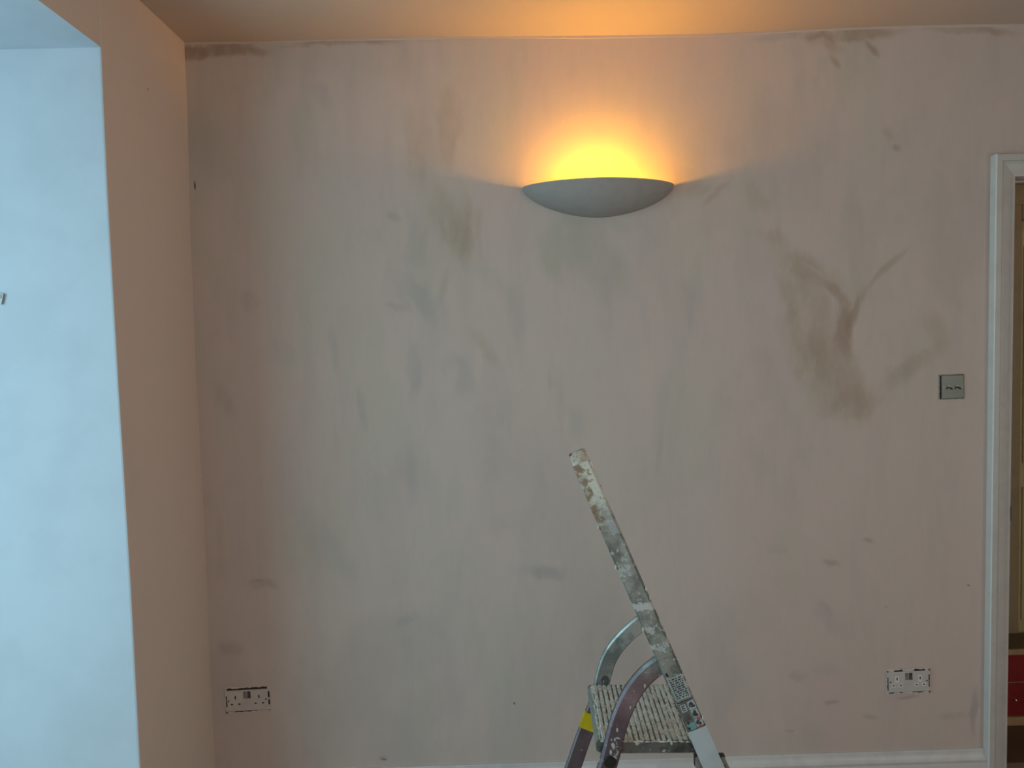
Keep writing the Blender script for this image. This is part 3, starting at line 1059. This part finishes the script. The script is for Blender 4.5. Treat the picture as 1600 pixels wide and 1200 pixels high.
# platform: ribbed tread with a turned-down front lip, aprons along the sides
PW = LW0 - .042
plat = empty('platform', (0, 0, PZ))
plat.parent = ladder
bm = bmesh.new()
prof = []
a = -LL / 2
NR = 17
pitch = (LL - .012) / NR
prof.append((a, -.004))
for i in range(NR):
    x = a + i * pitch
    prof += [(x + .0010, -.0042), (x + pitch * .22, .0), (x + pitch * .68, .0002), (x + pitch * .90, -.0042)]
prof += [(LL / 2 - .010, -.002), (LL / 2 - .004, -.004), (LL / 2, -.010), (LL / 2 + .0005, -.026), (LL / 2 - .003, -.026), (LL / 2 - .004, -.012), (-LL / 2, -.008)]
secs = []
rg = random.Random(4)
fill = lambda x, y, n: float(fbm(np.array([x * 40.0]), np.array([y * 40.0]), n, 3)[0])
NW = 60
for j in range(NW + 1):
    y = -PW + 2 * PW * j / NW
    secs.append([Vector((x + rg.uniform(-.0004, .0004), y, z * (1 if x > LL / 2 - .012 or z < -.006 else min(1, max(.15, .75 + 1.1 * fill(x, y, 31)))) + (.0018 * fill(x, y, 32) + rg.uniform(-.0006, .0006) if z > -.003 else 0))) for x, z in prof])
loft(bm, secs)
tread = obj('ribbed_tread', bm, M_TREAD, plat)
tread['label'] = 'ribbed tread crusted with cream paint'
for s in (-1, 1):
    bm = bmesh.new()
    y0, y1 = sorted((s * PW, s * (PW - .0025)))
    loft(bm, [[Vector((x, y, z)) for x, z in ((-LL / 2 - .01, -.001), (LL / 2 - .004, -.001), (LL / 2 + .001, -.008), (LL / 2 - .002, -.026), (LL / 2 - .012, -.031), (-LL / 2 - .01, -.031))] for y in (y0 + s * .0012, y1 + s * .0012)])
    ap = obj('apron', bm, M_APRON, plat)
    bm = bmesh.new()
    for (x, r_) in ((.005, .0062),):
        cyl(bm, (x, s * (PW + .0012), -.0155), (x, s * (PW + .004), -.0155), r_, 16, r_ * .8)
    obj('bolt', bm, M_APRON, ap, smooth=40)
# lumps of dried paint hanging over the near edge
bm = bmesh.new()
for i in range(46):
    x = rg.uniform(-LL / 2 + .01, LL / 2 - .01)
    r_ = rg.uniform(.0025, .005)
    bmesh.ops.create_icosphere(bm, subdivisions=1, radius=r_, matrix=Matrix.Translation((x, -PW - .0005, -.002 - rg.uniform(0, .003))) @ Matrix.Diagonal((1.6, .5, .7, 1)))
for x in (.018, .021, -.06):
    bmesh.ops.create_icosphere(bm, subdivisions=1, radius=.0035, matrix=Matrix.Translation((x, -PW - .0015, -.007)) @ Matrix.Diagonal((1, .5, 1.8, 1)))
obj('paint_crust', bm, M_DRIP, plat, smooth=60)['kind'] = 'stuff'

# two lower steps between the stiles
for h in (-.2205, -.432):
    s0 = stile_point(1, h)
    st = empty('step', (s0.x, 0, PZ + h))
    st.parent = ladder
    yw = LW0 - LT * h - ST_D - .001
    bm = bmesh.new()
    prof = []
    n = 7
    dw = .080
    for i in range(n):
        x = -dw / 2 + dw * i / n
        pt = dw / n
        prof += [(x + .001, -.002), (x + pt * .25, 0), (x + pt * .7, 0), (x + pt * .92, -.002)]
    prof += [(dw / 2, -.002), (dw / 2, -.028), (dw / 2 - .002, -.028), (dw / 2 - .002, -.005), (-dw / 2 + .002, -.005), (-dw / 2 + .002, -.028), (-dw / 2, -.028), (-dw / 2, -.002)]
    loft(bm, [[Vector((x, y, z)) for x, z in prof] for y in (-yw, 0, yw)])
    obj('step_tread', bm, metal('worn_step_%d' % (h * -1000), (.42, .40, .36), .4, 26), st)
    for sy in (-1, 1):
        for sx in (-1, 1):
            bm = bmesh.new()
            x, y = sx * (dw / 2 - .006), sy * (yw - .008)
            box(bm, x - .0075, x + .0075, y - .008, y + .008, -.03, .0025, .002)
            obj('end_cap', bm, M_BLACK, st)

# stickers and tape on the near stile
d, c, o = stile_frame(-1)


def on_stile(h, u, lift):
    return stile_point(-1, h) + c * (u * ST_W) + o * lift


def sticker(bm, h0, h1, u0, u1, lift=.0004, th=.0004):
    """thin plate on the broad face, h0..h1 along the height, u0..u1 across in stile widths"""
    vs_ = []
    for l in (lift - th, lift):
        vs_.append([bm.verts.new(on_stile(h, u, l)) for h, u in ((h0, u0), (h0, u1), (h1, u1), (h1, u0))])
    A, B = vs_
    bm.faces.new(B)
    bm.faces.new(A[::-1])
    for i in range(4):
        j = (i + 1) % 4
        bm.faces.new((A[i], A[j], B[j], B[i]))


near = stiles[-1]
bm = bmesh.new()
sticker(bm, .110, .158, -.40, .42)
lb = obj('text_label', bm, M_LABEL, near)
lb['label'] = 'worn label with small dark print'
rg = random.Random(21)


def jag(bm, h, u, sh, su, lift, n=9):
    """small irregular printed blot, worn at the rim"""
    pts = []
    for i in range(n):
        a = 2 * pi * i / n
        q = rg.uniform(.55, 1.1)
        pts.append((h + sh * q * sin(a), u + su * q * cos(a)))
    A = [bm.verts.new(on_stile(p[0], p[1], lift)) for p in pts]
    B = [bm.verts.new(on_stile(p[0], p[1], lift - .0003)) for p in pts]
    bm.faces.new(A)
    for i in range(n):
        j = (i + 1) % n
        bm.faces.new((A[i], A[j], B[j], B[i]))


bm = bmesh.new()
for i in range(10):
    h = .155 - i * .0044
    u = -.34
    while u < .34:
        w = rg.uniform(.05, .2)
        sticker(bm, h - .0025, h, u, min(u + w, .37), .0008)
        u += w + rg.uniform(.03, .09)
sticker(bm, .104, .106, -.42, .44, .0008)
obj('printed_line', bm, M_INK, lb)
# pictogram column, the boxed letter and small marks
bm = bmesh.new()
for (h0, h1, u0, u1) in ((.084, .101, .06, .44), (.066, .082, .06, .44), (.048, .064, .06, .44)):
    sticker(bm, h0, h1, u0, u1)
pc = obj('pictogram_label', bm, M_LABEL, near)
bm = bmesh.new()
for h in (.0925, .074, .056):
    jag(bm, h + .003, .25, .004, .10, .0008)
    jag(bm, h - .003, .28, .0035, .14, .0008)
    jag(bm, h, .14, .005, .05, .0008)
obj('pictogram', bm, M_INK, pc)
bm = bmesh.new()
jag(bm, .062, .30, .004, .12, .001)
jag(bm, .048, .25, .004, .09, .001)
obj('warning_mark', bm, M_REDINK, pc)
bm = bmesh.new()
sticker(bm, .083, .101, -.38, -.02)
bx = obj('letter_label', bm, M_LABEL, near)
bm = bmesh.new()
for (h0, h1, u0, u1) in ((.0865, .0975, -.28, -.24), (.0865, .0883, -.28, -.12), (.0911, .0929, -.28, -.12), (.0957, .0975, -.28, -.12)):
    sticker(bm, h0, h1, u0, u1, .0008)
for (h0, h1, u0, u1) in ((.083, .0838, -.38, -.02), (.1002, .101, -.38, -.02), (.083, .101, -.38, -.36), (.083, .101, -.04, -.02)):
    sticker(bm, h0, h1, u0, u1, .0008)
obj('letter', bm, M_INK, bx)
bm = bmesh.new()
sticker(bm, .066, .080, -.40, -.06)
obj('worn_label', bm, M_APRON, near)
bm = bmesh.new()
sticker(bm, .046, .060, -.36, .02)
tl = obj('teal_label', bm, M_TEAL, near)
for a in ((.0615, -.28, .004, .06, .0008), (.050, -.34, .004, .07, .0009), (.166, -.30, .005, .10, .0009)):
    bm = bmesh.new()
    jag(bm, *a)
    obj('ink_blot', bm, M_INK, tl)
# broad strip of pale tape wrapped over the stile below the labels
bm = bmesh.new()
secs = []
for i in range(9):
    h = .0445 - i * .0155
    b = .515
    secs.append([on_stile(h, u + rg.uniform(-.006, .006), l) for u, l in ((-b, -.010), (-b, .0012), (-.2, .0018 + rg.uniform(0, .0008)), (.2, .0018 + rg.uniform(0, .0008)), (b, .0012), (b, -.010))])
loft(bm, secs, closed=False)
obj('tape', bm, M_PATCH, near, smooth=40)['label'] = 'pale grey tape wrapped round the stile'
